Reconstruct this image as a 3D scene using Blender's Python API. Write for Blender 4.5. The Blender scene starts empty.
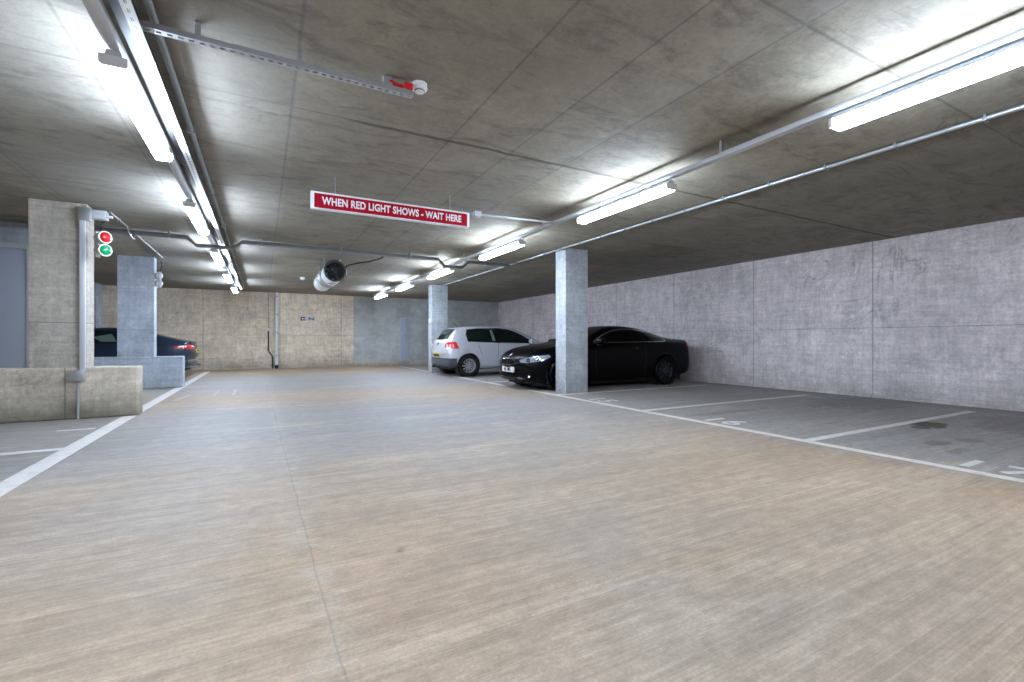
import bpy, bmesh, math, random
from mathutils import Vector, Matrix
from mathutils.bvhtree import BVHTree
random.seed(4)
S = bpy.context.scene
COL = S.collection
R = math.radians
# ---------------------------------------------------------------- camera, world, exposure
cam = bpy.data.cameras.new('camera'); cam.sensor_width = 36; cam.lens = 463/1024*36; cam.clip_start = .05
cam.shift_y = 0.0
co = bpy.data.objects.new('camera', cam); COL.objects.link(co)
co.location = (0, 0, 1.07); co.rotation_euler = (R(90), 0, -math.atan(250/463))
S.camera = co
w = bpy.data.worlds.new('world'); S.world = w; w.use_nodes = True
w.node_tree.nodes['Background'].inputs[0].default_value = (.8, .9, 1, 1)
w.node_tree.nodes['Background'].inputs[1].default_value = .05
S.view_settings.view_transform = 'Standard'; S.view_settings.look = 'None'
S.view_settings.gamma = 1; S.view_settings.use_curve_mapping = False
S.view_settings.exposure = 0.95
S.cycles.use_denoising = True
S.cycles.max_bounces = 10; S.cycles.diffuse_bounces = 7
LIGHT = 56.0
H = 2.96                       # ceiling height
XR, XL, YB, YF = 10.2, -6.9, 20.3, -5.5

# ---------------------------------------------------------------- materials
def mat(name, col, rough=.6, metal=0, coat=0, emit=None, es=0, spec=.5):
    m = bpy.data.materials.new(name); m.use_nodes = True
    b = m.node_tree.nodes['Principled BSDF']
    b.inputs['Base Color'].default_value = (*col, 1)
    b.inputs['Roughness'].default_value = rough; b.inputs['Metallic'].default_value = metal
    b.inputs['Coat Weight'].default_value = coat; b.inputs['Coat Roughness'].default_value = .04
    b.inputs['Specular IOR Level'].default_value = spec
    if emit: b.inputs['Emission Color'].default_value = (*emit, 1); b.inputs['Emission Strength'].default_value = es
    nt = m.node_tree                      # faint procedural grain on everything
    n = nt.nodes.new('ShaderNodeTexNoise'); n.inputs['Scale'].default_value = 35
    g = nt.nodes.new('ShaderNodeNewGeometry'); nt.links.new(g.outputs['Position'], n.inputs['Vector'])
    mr = nt.nodes.new('ShaderNodeMapRange'); mr.inputs[3].default_value = max(.01, rough-.05); mr.inputs[4].default_value = min(1, rough+.05)
    nt.links.new(n.outputs['Fac'], mr.inputs[0]); nt.links.new(mr.outputs[0], b.inputs['Roughness'])
    return m

class NT:
    """small node-graph builder"""
    def __init__(s, name, rough=.8):
        s.m = bpy.data.materials.new(name); s.m.use_nodes = True; s.t = s.m.node_tree
        s.b = s.t.nodes['Principled BSDF']; s.b.inputs['Roughness'].default_value = rough
        g = s.t.nodes.new('ShaderNodeNewGeometry'); s.pos = g.outputs['Position']; s.nrm = g.outputs['Normal']
        x = s.t.nodes.new('ShaderNodeSeparateXYZ'); s.t.links.new(s.pos, x.inputs[0]); s.X, s.Y, s.Z = x.outputs
    def put(s, sock, v):
        if hasattr(v, 'links'): s.t.links.new(v, sock)
        elif isinstance(v, (tuple, list)) and len(v) == 3 and sock.type == 'RGBA': sock.default_value = (*v, 1)
        else: sock.default_value = v
    def math(s, op, a, b=0, c=0):
        n = s.t.nodes.new('ShaderNodeMath'); n.operation = op
        s.put(n.inputs[0], a); s.put(n.inputs[1], b); s.put(n.inputs[2], c); return n.outputs[0]
    def noise(s, scale=1, stretch=(1, 1, 1), detail=6, rough=.6, dist=0, off=(0, 0, 0)):
        mp = s.t.nodes.new('ShaderNodeMapping'); mp.inputs['Scale'].default_value = stretch; mp.inputs['Location'].default_value = off
        s.t.links.new(s.pos, mp.inputs['Vector'])
        n = s.t.nodes.new('ShaderNodeTexNoise'); n.inputs['Scale'].default_value = scale
        n.inputs['Detail'].default_value = detail; n.inputs['Roughness'].default_value = rough; n.inputs['Distortion'].default_value = dist
        s.t.links.new(mp.outputs[0], n.inputs['Vector']); return n.outputs['Fac']
    def ramp(s, v, a, b, lo=0., hi=1.):
        n = s.t.nodes.new('ShaderNodeMapRange'); n.clamp = True
        s.put(n.inputs[0], v); n.inputs[1].default_value = a; n.inputs[2].default_value = b
        n.inputs[3].default_value = lo; n.inputs[4].default_value = hi; return n.outputs[0]
    def mix(s, f, a, b, mode='MIX'):
        n = s.t.nodes.new('ShaderNodeMix'); n.data_type = 'RGBA'; n.blend_type = mode
        s.put(n.inputs[0], f); s.put(n.inputs[6], a); s.put(n.inputs[7], b); return n.outputs[2]
    def line(s, coord, at, wd):           # 1 on a thin line coord == at
        d = s.math('ABSOLUTE', s.math('SUBTRACT', coord, at)); return s.ramp(d, wd*.4, wd, 1, 0)
    def any(s, ls):
        o = ls[0]
        for l in ls[1:]: o = s.math('MAXIMUM', o, l)
        return o
    def cells(s, dx, dy, dz=1e4, off=(0, 0, 0)):
        mp = s.t.nodes.new('ShaderNodeMapping'); mp.inputs['Scale'].default_value = (1/dx, 1/dy, 1/dz); mp.inputs['Location'].default_value = off
        s.t.links.new(s.pos, mp.inputs['Vector'])
        f = s.t.nodes.new('ShaderNodeVectorMath'); f.operation = 'FLOOR'; s.t.links.new(mp.outputs[0], f.inputs[0])
        wn = s.t.nodes.new('ShaderNodeTexWhiteNoise'); s.t.links.new(f.outputs[0], wn.inputs['Vector']); return wn.outputs['Value']
    def bump(s, h, st=.3, dist=.01):
        n = s.t.nodes.new('ShaderNodeBump'); n.inputs['Strength'].default_value = st; n.inputs['Distance'].default_value = dist
        s.put(n.inputs['Height'], h); s.t.links.new(n.outputs[0], s.b.inputs['Normal'])
    def done(s, c, rough=None):
        s.put(s.b.inputs['Base Color'], c)
        if rough is not None: s.put(s.b.inputs['Roughness'], rough)
        return s.m

def mul(n, c, v):                        # multiply a colour by a grey value
    cc = n.t.nodes.new('ShaderNodeCombineColor'); [n.put(cc.inputs[i], v) for i in range(3)]
    return n.mix(1., c, cc.outputs[0], 'MULTIPLY')

def concrete(name, A, B, lines_x=(), lines_y=(), lines_z=(), dirt=0., wall=True, extra=None, con=.5):
    n = NT(name, .85)
    big = n.noise(.55, detail=4); c = n.mix(n.ramp(big, .35, .65), A, B)
    mid = n.noise(2.4, (1, 1, .8), 8, .68, .5, (3, 1, 7)); c = mul(n, c, n.ramp(mid, .3, .7, 1-con*.4, 1+con*.3))
    if wall:
        hs = n.noise(3., (.5, .5, 7), 5, .6); vs = n.noise(3., (7, 7, .5), 5, .6, off=(9, 2, 0))
        c = mul(n, c, n.ramp(hs, .3, .7, .88, 1.1)); c = mul(n, c, n.ramp(vs, .3, .7, .9, 1.08))
    sp = n.noise(26, detail=3, rough=.8); c = mul(n, c, n.ramp(sp, .25, .75, .8, 1.15))
    fn = n.noise(9, detail=10, rough=.75, off=(2, 2, 2)); c = mul(n, c, n.ramp(fn, .3, .7, .8, 1.16))
    crk = n.noise(.9, (1, 1, 1.3), 5, .55, 1.2, (5, 5, 5))
    cr = n.ramp(n.math('ABSOLUTE', n.math('SUBTRACT', crk, .5)), 0, .012, .72, 1)
    gate = n.ramp(n.noise(.5, off=(20, 4, 1)), .5, .6); cr = n.math('ADD', n.math('MULTIPLY', n.math('SUBTRACT', cr, 1), gate), 1)
    c = mul(n, c, cr)
    ls = [n.line(n.X, a, .015) for a in lines_x]+[n.line(n.Y, a, .015) for a in lines_y]+[n.line(n.Z, a, .009) for a in lines_z]
    if ls: c = mul(n, c, n.ramp(n.any(ls), 0, 1, 1, .6))
    if dirt:                              # damp grime creeping up from the foot of the wall, with a ragged edge
        e = n.math('ADD', n.Z, n.math('MULTIPLY', n.math('SUBTRACT', n.noise(1.6, detail=8), .5), -.9))
        c = n.mix(n.math('MULTIPLY', n.ramp(e, .0, .5, 1, 0), dirt), c, (.13, .115, .075))
    if extra: c = extra(n, c)
    n.bump(n.math('ADD', mid, n.math('MULTIPLY', sp, .4)), .25, .02)
    return n.done(c)

def tide(n, c, cx, cy, rx, ry, A, B, k=.55, off=(0, 0, 0)):
    """wandering water-mark lines inside an oval patch"""
    f = n.noise(.8, detail=7, rough=.6, dist=1.4, off=off); d = n.math('ABSOLUTE', n.math('SUBTRACT', n.math('FRACT', n.math('MULTIPLY', f, 5)), .5))
    dx = n.math('DIVIDE', n.math('SUBTRACT', A, cx), rx); dy = n.math('DIVIDE', n.math('SUBTRACT', B, cy), ry)
    q = n.math('ADD', n.math('MULTIPLY', dx, dx), n.math('MULTIPLY', dy, dy))
    g = n.math('MULTIPLY', n.ramp(d, .0, .07, 1, 0), n.ramp(q, .6, 1.1, k, 0)); return n.mix(g, c, (.13, .11, .08))
def right_extra(n, c):
    c = tide(n, c, 4.6, 2.45, 1.6, .42, n.Y, n.Z, .5); return tide(n, c, 7.5, 1.1, .9, .5, n.Y, n.Z, .35, (4, 0, 0))
# ceiling: shuttered soffit, sheets 0.62 / 1.3 m wide between the pour joints
def ceil_extra(n, c):
    v = n.cells(1.31, 2.48, off=(-.16, -.66, 0)); c = mul(n, c, n.ramp(v, 0, 1, .86, 1.13))
    u = n.cells(2.62, 4.96, off=(-.1, -.3, 3)); c = n.mix(n.math('MULTIPLY', u, .5), c, (.29, .275, .255))
    st = n.noise(1.2, (1, 3, 1), 8, .7, 1.5, (2, 8, 0)); c = mul(n, c, n.ramp(st, .33, .5, .66, 1.0))
    xw = n.math('ADD', n.X, n.math('MULTIPLY', n.noise(3), .04))
    thick = n.math('MULTIPLY', n.line(n.math('ADD', n.Y, n.math('MULTIPLY', n.noise(2.2), .12)), 4.2, .035), n.ramp(n.X, .6, .75))
    c = n.mix(n.math('MULTIPLY', thick, .75), c, (.07, .06, .03))
    c = tide(n, c, 8.3, 6.0, 2.0, 1.9, n.X, n.Y, .6); c = tide(n, c, .9, 7.6, 1.8, 1.4, n.X, n.Y, .25, (7, 0, 0))
    return c
M = {}
M['ceiling'] = concrete('ceiling_concrete', (.305, .264, .19), (.232, .195, .135), (-4.9, -2.3, -1.05, .21, 1.55, 2.2, 2.86, 5.5, 8.1), (-.9, 1.6, 4.13, 6.6, 9.05, 11.5, 14, 16.5, 19), (), 0, False, ceil_extra, .55)
def back_extra(n, c):
    g = concrete_grey
    f = n.math('MAXIMUM', n.ramp(n.X, 3.38, 3.42), 0)
    e = n.mix(n.ramp(n.noise(1.5, off=(4, 4, 4)), .4, .6), (.40, .43, .42), (.54, .57, .57))
    low = n.ramp(n.Z, .12, .2)
    st = n.noise(2.2, (1, 1, 1.6), 8, .65, 1, (1, 0, 6)); e = mul(n, e, n.ramp(st, .3, .7, .8, 1.12))
    return n.mix(n.math('MULTIPLY', n.math('MULTIPLY', f, low), .9), c, e)
concrete_grey = None
M['back'] = concrete('back_wall_concrete', (.93, .79, .61), (.80, .67, .51), (-4.3, -1.9, .62, 2.9, 3.4, 5.9, 8.3), (), (1.3,), .6, True, back_extra)
M['right'] = concrete('right_wall_concrete', (.84, .74, .715), (.69, .61, .59), (), (2.1, 4.48, 6.9, 9.3, 11.7, 14.1), (1.32,), .35, True, right_extra)
M['low'] = concrete('parapet_concrete', (.66, .57, .45), (.55, .47, .36), (-2.35,), (), (), .8, True)
M['pillar'] = concrete('pillar_concrete', (.56, .50, .42), (.46, .41, .34), (), (), (1.32,), .0, True)
M['pillar_daylight_tint'] = concrete('pillar_daylight_tinted_concrete', (.56, .60, .66), (.46, .50, .56), (), (), (1.32,), .25, True)  # bluish daylight is put into this concrete's colour
M['column'] = concrete('column_concrete', (.52, .54, .55), (.43, .45, .46), (), (), (), .3, True)

def floor_mat():
    n = NT('brushed_floor_concrete', .6)
    big = n.noise(.28, detail=5, rough=.55, off=(2.3, 7, 0)); c = n.mix(n.ramp(big, .38, .62), (.435, .305, .198), (.365, .275, .197))
    # bays on the right and the far aisle are greyer, less driven on
    far = n.math('ADD', n.Y, n.math('MULTIPLY', n.noise(.8, off=(0, 5, 0)), 3)); g1 = n.ramp(far, 4.2, 7.2)
    g1 = n.math('MULTIPLY', g1, n.ramp(far, 18.5, 17.2)); g2 = n.ramp(n.X, 4.6, 5.6)
    warmband = n.ramp(n.math('ABSOLUTE', n.math('SUBTRACT', n.math('ADD', far, n.math('MULTIPLY', n.X, .2)), 11.3)), .5, 2.0, .75, 0)
    g = n.math('MAXIMUM', n.math('SUBTRACT', n.math('MULTIPLY', g1, .9), warmband), n.math('MULTIPLY', g2, .9))
    c = n.mix(g, c, (.305, .285, .266))
    m2 = n.noise(1.3, (.8, 1.4, 1), 8, .68, .6, (0, 3, 0)); c = mul(n, c, n.ramp(m2, .3, .7, .86, 1.13))
    pale = n.noise(.9, (.55, 1.5, 1), 9, .72, .5, (7, 1, 0)); c = n.mix(n.ramp(pale, .53, .68, 0, .5), c, (.54, .43, .32))
    tan = n.noise(.7, (.7, 1.2, 1), 8, .65, .5, (1, 17, 0)); c = n.mix(n.math('MULTIPLY', n.ramp(tan, .5, .68, 0, .5), n.ramp(g, 0, .8, 1, .2)), c, (.36, .25, .15))
    br = n.noise(1., (.7, 42, 1), 3, .6); c = mul(n, c, n.ramp(br, .32, .68, .88, 1.1))
    br2 = n.noise(1., (1.2, 130, 1), 2, .6, 0, (3, 0, 0)); c = mul(n, c, n.ramp(br2, .3, .7, .88, 1.1))
    wide = n.noise(1., (.25, 7, 1), 4, .7, 0, (5, 5, 5)); c = mul(n, c, n.ramp(wide, .35, .65, .92, 1.07))
    # construction joint along the aisle with a pale halo
    wob = n.math('ADD', n.X, n.math('MULTIPLY', n.math('SUBTRACT', n.noise(2.5, detail=7), .5), .05))
    d = n.math('ABSOLUTE', n.math('SUBTRACT', n.math('ADD', wob, n.math('MULTIPLY', n.Y, .012)), .25))
    halo = n.math('MULTIPLY', n.ramp(d, 0, .16, 1, 0), n.ramp(n.noise(5, detail=5), .4, .65)); c = n.mix(n.math('MULTIPLY', halo, .5), c, (.48, .42, .35))
    c = mul(n, c, n.ramp(d, .002, .006, .8, 1))
    # little dark oil spots
    sp = n.noise(3.3, detail=2, off=(11, 3, 0)); c = n.mix(n.ramp(sp, .74, .78, 0, .55), c, (.12, .10, .08))
    # oil and damp in the two empty bays
    oil = n.noise(3.2, detail=8, rough=.65, dist=.6, off=(1, 2, 0))
    def blob(x, y, rx, ry, k):
        dx = n.math('DIVIDE', n.math('SUBTRACT', n.X, x), rx); dy = n.math('DIVIDE', n.math('SUBTRACT', n.Y, y), ry)
        q = n.math('ADD', n.math('MULTIPLY', dx, dx), n.math('MULTIPLY', dy, dy)); q = n.math('ADD', q, n.math('MULTIPLY', n.math('SUBTRACT', oil, .5), 5.0))
        return n.ramp(q, .88, 1.02, k, 0)
    b = n.any([blob(7.45, 2.66, .36, .17, .92), blob(6.25, 2.15, .22, .1, .45), blob(6.7, 2.05, .16, .1, .4), blob(5.95, 1.9, .2, .06, .35), blob(8.6, 2.0, .9, .6, .22), blob(9., 4.2, 1.0, .7, .3), blob(6.2, 4.6, .9, .1, .3)])
    c = n.mix(b, c, (.05, .038, .02))
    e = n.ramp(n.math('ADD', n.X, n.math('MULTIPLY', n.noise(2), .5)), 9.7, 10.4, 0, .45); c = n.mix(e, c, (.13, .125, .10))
    fn = n.noise(11, (.7, 1.3, 1), detail=10, rough=.75, off=(2, 2, 2)); c = mul(n, c, n.ramp(fn, .3, .7, .76, 1.22))
    b3 = n.noise(1., (.5, 55, 1), 4, .7, 0, (8, 0, 0)); c = mul(n, c, n.math('ADD', 1, n.math('MULTIPLY', n.ramp(b3, .54, .66, 0, .22), n.ramp(n.noise(.7, off=(3, 3, 0)), .4, .6))))
    gr = n.noise(70, detail=3, rough=.8); c = mul(n, c, n.ramp(gr, .25, .75, .78, 1.2))
    h = n.math('ADD', n.math('MULTIPLY', br, .7), n.math('MULTIPLY', br2, .5)); n.bump(h, .35, .01)
    return n.done(c, n.ramp(m2, .3, .7, .5, .72))
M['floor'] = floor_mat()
def paint_mat():
    n = NT('worn_white_paint', .6); c = n.mix(n.ramp(n.noise(9, detail=8, rough=.7), .52, .7), (.70, .655, .60), (.50, .44, .38))
    return n.done(c)
M['paint'] = paint_mat()
M['paint_faint'] = mat('ghosted_paint', (.43, .37, .31), .7)
M['galv'] = mat('galvanised_steel', (.50, .51, .52), .38, .75)
M['galv_dark'] = mat('dull_pipe_steel', (.26, .265, .26), .45, .6)
M['dull'] = mat('dull_fan_tray_shade', (.07, .07, .07), .6, 0)  # dull fan parts; on the tray base this dark stands for shade
M['trunk'] = mat('grey_trunking', (.60, .61, .62), .45, .2)
M['fitting'] = mat('light_grey_plastic', (.55, .56, .58), .5)
M['white'] = mat('white_plastic', (.78, .78, .77), .4)
M['cream'] = mat('cream_plastic', (.62, .58, .45), .4)
M['black'] = mat('black_rubber', (.012, .012, .012), .7)
M['blackgl'] = mat('black_gloss', (.006, .006, .007), .15)
M['dark'] = mat('dark_hole', (.003, .003, .003), .9, spec=.1)
M['red'] = mat('red_plastic', (.62, .01, .012), .4)
M['signred'] = mat('sign_red', (.42, .0, .012), .6, spec=.2)
M['signwhite'] = mat('sign_white', (.88, .86, .88), .4)
M['lensred'] = mat('red_lens', (.65, .008, .012), .12, coat=1)
M['lensgreen'] = mat('green_lens', (.0, .33, .12), .12, coat=1)
M['tube'] = mat('lit_diffuser', (.9, .93, 1), .4, emit=(.65, .79, 1.0), es=LIGHT)
M['bluegrey'] = mat('blue_grey_panel', (.42, .46, .54), .6)
M['silver'] = mat('silver_paint', (.68, .68, .73), .3, .3, 1)
M['carblack'] = mat('black_paint', (.0006, .0006, .0008), .3, .0, 0, spec=.12)
M['carnavy'] = mat('navy_paint', (.018, .030, .058), .3, .2, .35)
M['glass'] = mat('tinted_glass', (.006, .012, .010), .06, 0, 0, spec=.45)
M['glint_tint'] = mat('pale_green_glint', (.14, .20, .16), .08, 0, 0, spec=.8)  # pale colour for glints painted on car windows
M['glass_black'] = mat('black_glass', (.001, .0015, .0015), .1, 0, 0, spec=.2)
M['chrome'] = mat('chrome', (.75, .76, .78), .15, 1)
M['alloy'] = mat('alloy_silver', (.62, .63, .64), .3, .7)
M['alloydark'] = mat('dark_alloy', (.035, .035, .04), .35, .6)
M['tyre'] = mat('tyre_rubber', (.014, .014, .014), .85, spec=.2)
M['bumper'] = mat('unpainted_bumper', (.055, .06, .075), .5)
M['taillamp'] = mat('red_tail_lamp', (.70, .02, .02), .15, coat=1)
M['lamplens'] = mat('headlamp_lens', (.30, .34, .40), .15, .4, .5)
M['plateyellow'] = mat('yellow_plate', (.72, .55, .05), .4)
M['platewhite'] = mat('white_plate', (.80, .81, .82), .4)

# ---------------------------------------------------------------- mesh helpers
class MB:
    def __init__(s): s.bm = bmesh.new()
    def box(s, x0, x1, y0, y1, z0, z1, bev=0):
        r = bmesh.ops.create_cube(s.bm, size=1, matrix=Matrix.Translation(((x0+x1)/2, (y0+y1)/2, (z0+z1)/2)) @ Matrix.Diagonal((abs(x1-x0), abs(y1-y0), abs(z1-z0), 1)))
        if bev:
            es = list({e for v in r['verts'] for e in v.link_edges}); bmesh.ops.bevel(s.bm, geom=es, offset=bev, segments=2, profile=.5, affect='EDGES')
        return s
    def cyl(s, a, b, r, r2=None, n=20, cap=True):
        a, b = Vector(a), Vector(b); d = b-a
        m = Matrix.Translation((a+b)/2) @ d.to_track_quat('Z', 'Y').to_matrix().to_4x4()
        bmesh.ops.create_cone(s.bm, cap_ends=cap, segments=n, radius1=r, radius2=r if r2 is None else r2, depth=d.length, matrix=m); return s
    def tube(s, pts, r, n=10):
        pts = [Vector(p) for p in pts]; rings = []
        for i, p in enumerate(pts):
            t = (pts[min(i+1, len(pts)-1)]-pts[max(i-1, 0)]).normalized()
            q = t.to_track_quat('Z', 'Y').to_matrix()
            if rings: q = t.to_track_quat('Z', 'Y').to_matrix()
            rings.append([s.bm.verts.new(p+q @ Vector((r*math.cos(2*math.pi*k/n), r*math.sin(2*math.pi*k/n), 0))) for k in range(n)])
        for a, b in zip(rings, rings[1:]):
            # match nearest start vertex so the tube does not twist
            o = min(range(n), key=lambda k: (b[k].co-a[0].co-(pts[rings.index(b)]-pts[rings.index(a)])).length)
            for k in range(n): s.bm.faces.new((a[k], a[(k+1) % n], b[(k+1+o) % n], b[(k+o) % n]))
        s.bm.faces.new(rings[0][::-1]); s.bm.faces.new(rings[-1]); return s
    def lathe(s, prof, origin, axis, n=28):
        """prof: (radius, distance along axis)"""
        q = Vector(axis).normalized().to_track_quat('Z', 'Y').to_matrix(); o = Vector(origin); rings = []
        for r, t in prof:
            rings.append([s.bm.verts.new(o+q @ Vector((max(r, 1e-4)*math.cos(2*math.pi*k/n), max(r, 1e-4)*math.sin(2*math.pi*k/n), t))) for k in range(n)])
        for a, b in zip(rings, rings[1:]):
            for k in range(n): s.bm.faces.new((a[k], a[(k+1) % n], b[(k+1) % n], b[k]))
        return s
    def prism(s, poly, z0, z1, M4=None):
        """poly in local xy extruded z0..z1"""
        M4 = M4 or Matrix()
        a = [s.bm.verts.new(M4 @ Vector((x, y, z0))) for x, y in poly]; b = [s.bm.verts.new(M4 @ Vector((x, y, z1))) for x, y in poly]
        n = len(poly); s.bm.faces.new(a[::-1]); s.bm.faces.new(b)
        for k in range(n): s.bm.faces.new((a[k], a[(k+1) % n], b[(k+1) % n], b[k]))
        return s
def finish(bm, name, m, parent=None, smooth=30):
    bmesh.ops.recalc_face_normals(bm, faces=bm.faces)
    if smooth:
        for f in bm.faces: f.smooth = True
        for e in bm.edges:
            if len(e.link_faces) == 2 and e.calc_face_angle(0) > R(smooth): e.smooth = False
    me = bpy.data.meshes.new(name); bm.to_mesh(me); bm.free(); me.materials.append(m)
    o = bpy.data.objects.new(name, me); COL.objects.link(o)
    if parent: o.parent = parent
    return o
def obj(name, mb, m, parent=None, smooth=30): return finish(mb.bm, name, M[m] if isinstance(m, str) else m, parent, smooth)
def tag(o, label, cat, group=None, kind=None):
    o['label'] = label; o['category'] = cat
    if group: o['group'] = group
    if kind: o['kind'] = kind
    return o
def thing(name, label, cat, loc=(0, 0, 0), rz=0, group=None):
    o = bpy.data.objects.new(name, None); COL.objects.link(o); o.location = loc; o.rotation_euler = (0, 0, rz); o.empty_display_size = .1
    return tag(o, label, cat, group)
def struct(name, mb, m, label=None, smooth=0):
    o = obj(name, mb, m, None, smooth); o['kind'] = 'structure'
    if label: o['label'] = label
    return o
def copy_tree(o, parent=None):
    c = o.copy(); COL.objects.link(c); c.parent = parent
    for ch in o.children: copy_tree(ch, c)
    return c
def text_mesh(txt, size, thick, bold=0.0, space=1.0):
    cu = bpy.data.curves.new('lettering', 'FONT'); cu.body = txt; cu.size = size; cu.extrude = thick; cu.offset = bold; cu.space_character = space
    cu.align_x = 'CENTER'; cu.align_y = 'CENTER'; cu.resolution_u = 4
    t = bpy.data.objects.new('lettering', cu); COL.objects.link(t); bpy.context.view_layer.update()
    me = bpy.data.meshes.new_from_object(t.evaluated_get(bpy.context.evaluated_depsgraph_get())); bpy.data.objects.remove(t); return me
def text_obj(name, txt, size, thick, m, parent, mtx, bold=0., space=1., sx=1.):
    me = text_mesh(txt, size, thick, bold, space); me.transform(mtx @ Matrix.Diagonal((sx, 1, 1, 1))); me.materials.clear(); me.materials.append(M[m])
    o = bpy.data.objects.new(name, me); COL.objects.link(o)
    if parent: o.parent = parent
    return o

# ---------------------------------------------------------------- the shell
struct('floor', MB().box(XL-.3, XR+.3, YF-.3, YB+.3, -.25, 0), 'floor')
struct('ceiling', MB().box(XL-.3, XR+.3, YF-.3, YB+.3, H, H+.25), 'ceiling')
struct('wall_right', MB().box(XR, XR+.25, YF-.3, YB+.3, 0, H), 'right')
wb = MB().box(XL-.3, XR, YB, YB+.25, 0, H)
struct('wall_back', wb, 'back')
struct('wall_left', MB().box(XL-.25, XL, YF-.3, YB, 0, H), 'pillar')  # out of view; added to close the room in for the light
struct('wall_front', MB().box(XL, XR, YF-.25, YF, 0, H), 'right')
# cast kicker at the foot of the right and back walls
def kicker(axis):
    bm = bmesh.new(); prev = None; n = 60
    for i in range(n+1):
        t = i/n; k = .035+.02*random.random(); h = .05+.025*random.random()
        if axis == 'x': p = YF+(YB-YF)*t; pts = [(XR-k, p, 0), (XR-k*.7, p, h*.8), (XR, p, h), (XR, p, 0)]
        else: p = XL+(XR-XL)*t; pts = [(p, YB-k, 0), (p, YB-k*.7, h*.8), (p, YB, h), (p, YB, 0)]
        vs = [bm.verts.new(q) for q in pts]
        if prev:
            for a in range(4): bm.faces.new((prev[a], prev[(a+1) % 4], vs[(a+1) % 4], vs[a]))
        prev = vs
    return bm
o = finish(kicker('x'), 'baseboard_right', M['right'], None, 60); o['kind'] = 'structure'
o = finish(kicker('y'), 'baseboard_back', M['back'], None, 60); o['kind'] = 'structure'
# pilaster standing off the back wall in the far left bay
struct('pilaster', MB().box(-5.9, -4.72, 19.6, YB, 0, H, .01), 'pillar_daylight_tint', 'dark concrete pilaster on the back wall beyond the navy car')

# free-standing columns of the right bay line
for y0, nm in ((7.72, 'rectangular concrete column beside the black coupe'), (14.9, 'rectangular concrete column behind the silver hatchback')):
    x0 = 5.4 if y0 < 10 else 5.0
    struct('column', MB().box(x0, x0+.56, y0, y0+.36, 0, H, .008), 'column', nm)
# low parapets with pillars on them, left
def parapet(y0, x1, top, label, m, th=.28):
    mb = MB().box(XL, x1, y0, y0+th, 0, top, .025); struct('parapet', mb, m, label)
parapet(8.4, -1.56, .71, 'low beige concrete parapet under the near left pillar', 'low')
parapet(13.0, -1.6, .72, 'low grey concrete parapet under the far left pillar', 'pillar_daylight_tint', .3)
struct('pillar', MB().box(-2.72, -2.13, 8.42, 8.74, .70, H, .006), 'pillar', 'beige concrete pillar on the near parapet behind the traffic signal')
struct('pillar', MB().box(-2.79, -2.14, 13.02, 13.3, .71, H, .006), 'pillar_daylight_tint', 'concrete pillar on the far parapet with bluish daylight in its colour')
# inner wall seen left of the near pillar
mb = MB().box(XL, -2.98, 10.3, 10.5, 0, H); struct('wall_inner', mb, 'pillar_daylight_tint')  # wall colour carries the same bluish daylight tint
pn = thing('access_panel', 'blue-grey recessed panel on the wall left of the near pillar', 'panel', (-3.75, 10.3, 0))
obj('leaf', MB().box(-.9, .42, -.03, -.004, .1, 2.55, .004), 'bluegrey', pn)
obj('frame', MB().box(.42, .50, -.05, -.002, .1, 2.63).box(-.9, .42, -.05, -.002, 2.55, 2.63), 'fitting', pn)

# ---------------------------------------------------------------- floor markings (paint, 2 mm thick)
PZ = .003
def mark(name, label, poly, group=None, m='paint', cat='floor marking'):
    o = obj(name, MB().prism(poly, .0005, PZ), m, None, 0); return tag(o, label, cat, group)
def rect(x0, x1, y0, y1): return [(x0, y0), (x1, y0), (x1, y1), (x0, y1)]
mark('boundary_line', 'long white painted line along the fronts of the right bays', rect(5.06, 5.17, -3, 19.25))
mark('boundary_line', 'long wide white painted line running along the left bays', rect(-1.74, -1.58, 1.0, 19.3))
ys = [(.45, 'divider line at the near edge of the picture right of bay 17'), (2.87, 'white bay line between the empty bays 16 and 17'), (5.3, 'white bay line on the far side of empty bay 16'),
      (7.66, 'white bay line beside the black coupe, at the foot of the column'), (10.85, 'white bay line between the black coupe and the silver hatchback'), (15.0, 'white bay line beyond the silver hatchback')]
for y, l in ys[1:]: mark('bay_line', l, rect(5.17, 9.5, y-.05, y+.05), 'bay lines of the right bays')
mark('bay_line', 'white bay line at the left edge in front of the near parapet', rect(-5.6, -1.74, 6.08, 6.2))
mark('paint_dash', 'short white painted dash in the aisle beside the far parapet', [(-1.44, 10.1), (-1.36, 10.1), (-1.22, 11.0), (-1.3, 11.0)], None, 'paint_faint')
mark('ghost_mark', 'faint worn H shaped paint mark in the far aisle', rect(-.85, -.8, 10.6, 11.9), None, 'paint_faint')
mark('ghost_mark', 'faint worn cross stroke beside the H mark in the aisle', rect(-.78, -.55, 11.2, 11.32), None, 'paint_faint')
mark('ghost_mark', 'faint worn second stroke of the mark in the aisle', rect(-.53, -.48, 10.6, 11.9), None, 'paint_faint')
def number(txt, x, y, label, left=False):
    t = thing('bay_number', label, 'bay number', (x, y, .0017), R(90 if left else -90), 'painted bay numbers'); wd = .30
    for i, ch in enumerate(txt):
        text_obj('digit', ch, .50, .0012, 'paint', t, Matrix.Translation(((i-(len(txt)-1)/2)*wd, 0, 0)), .006, 1., 1.05)
number('17', 5.44, 1.50, 'white painted number 17 on the near right bay floor')
number('16', 5.42, 4.10, 'white painted number 16 on the floor of the empty bay')
number('15', 5.42, 6.62, 'white painted number 15 on the floor in front of the column')
number('1', -1.95, 7.4, 'white painted number stroke on the left bay floor before the parapet', True)

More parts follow.
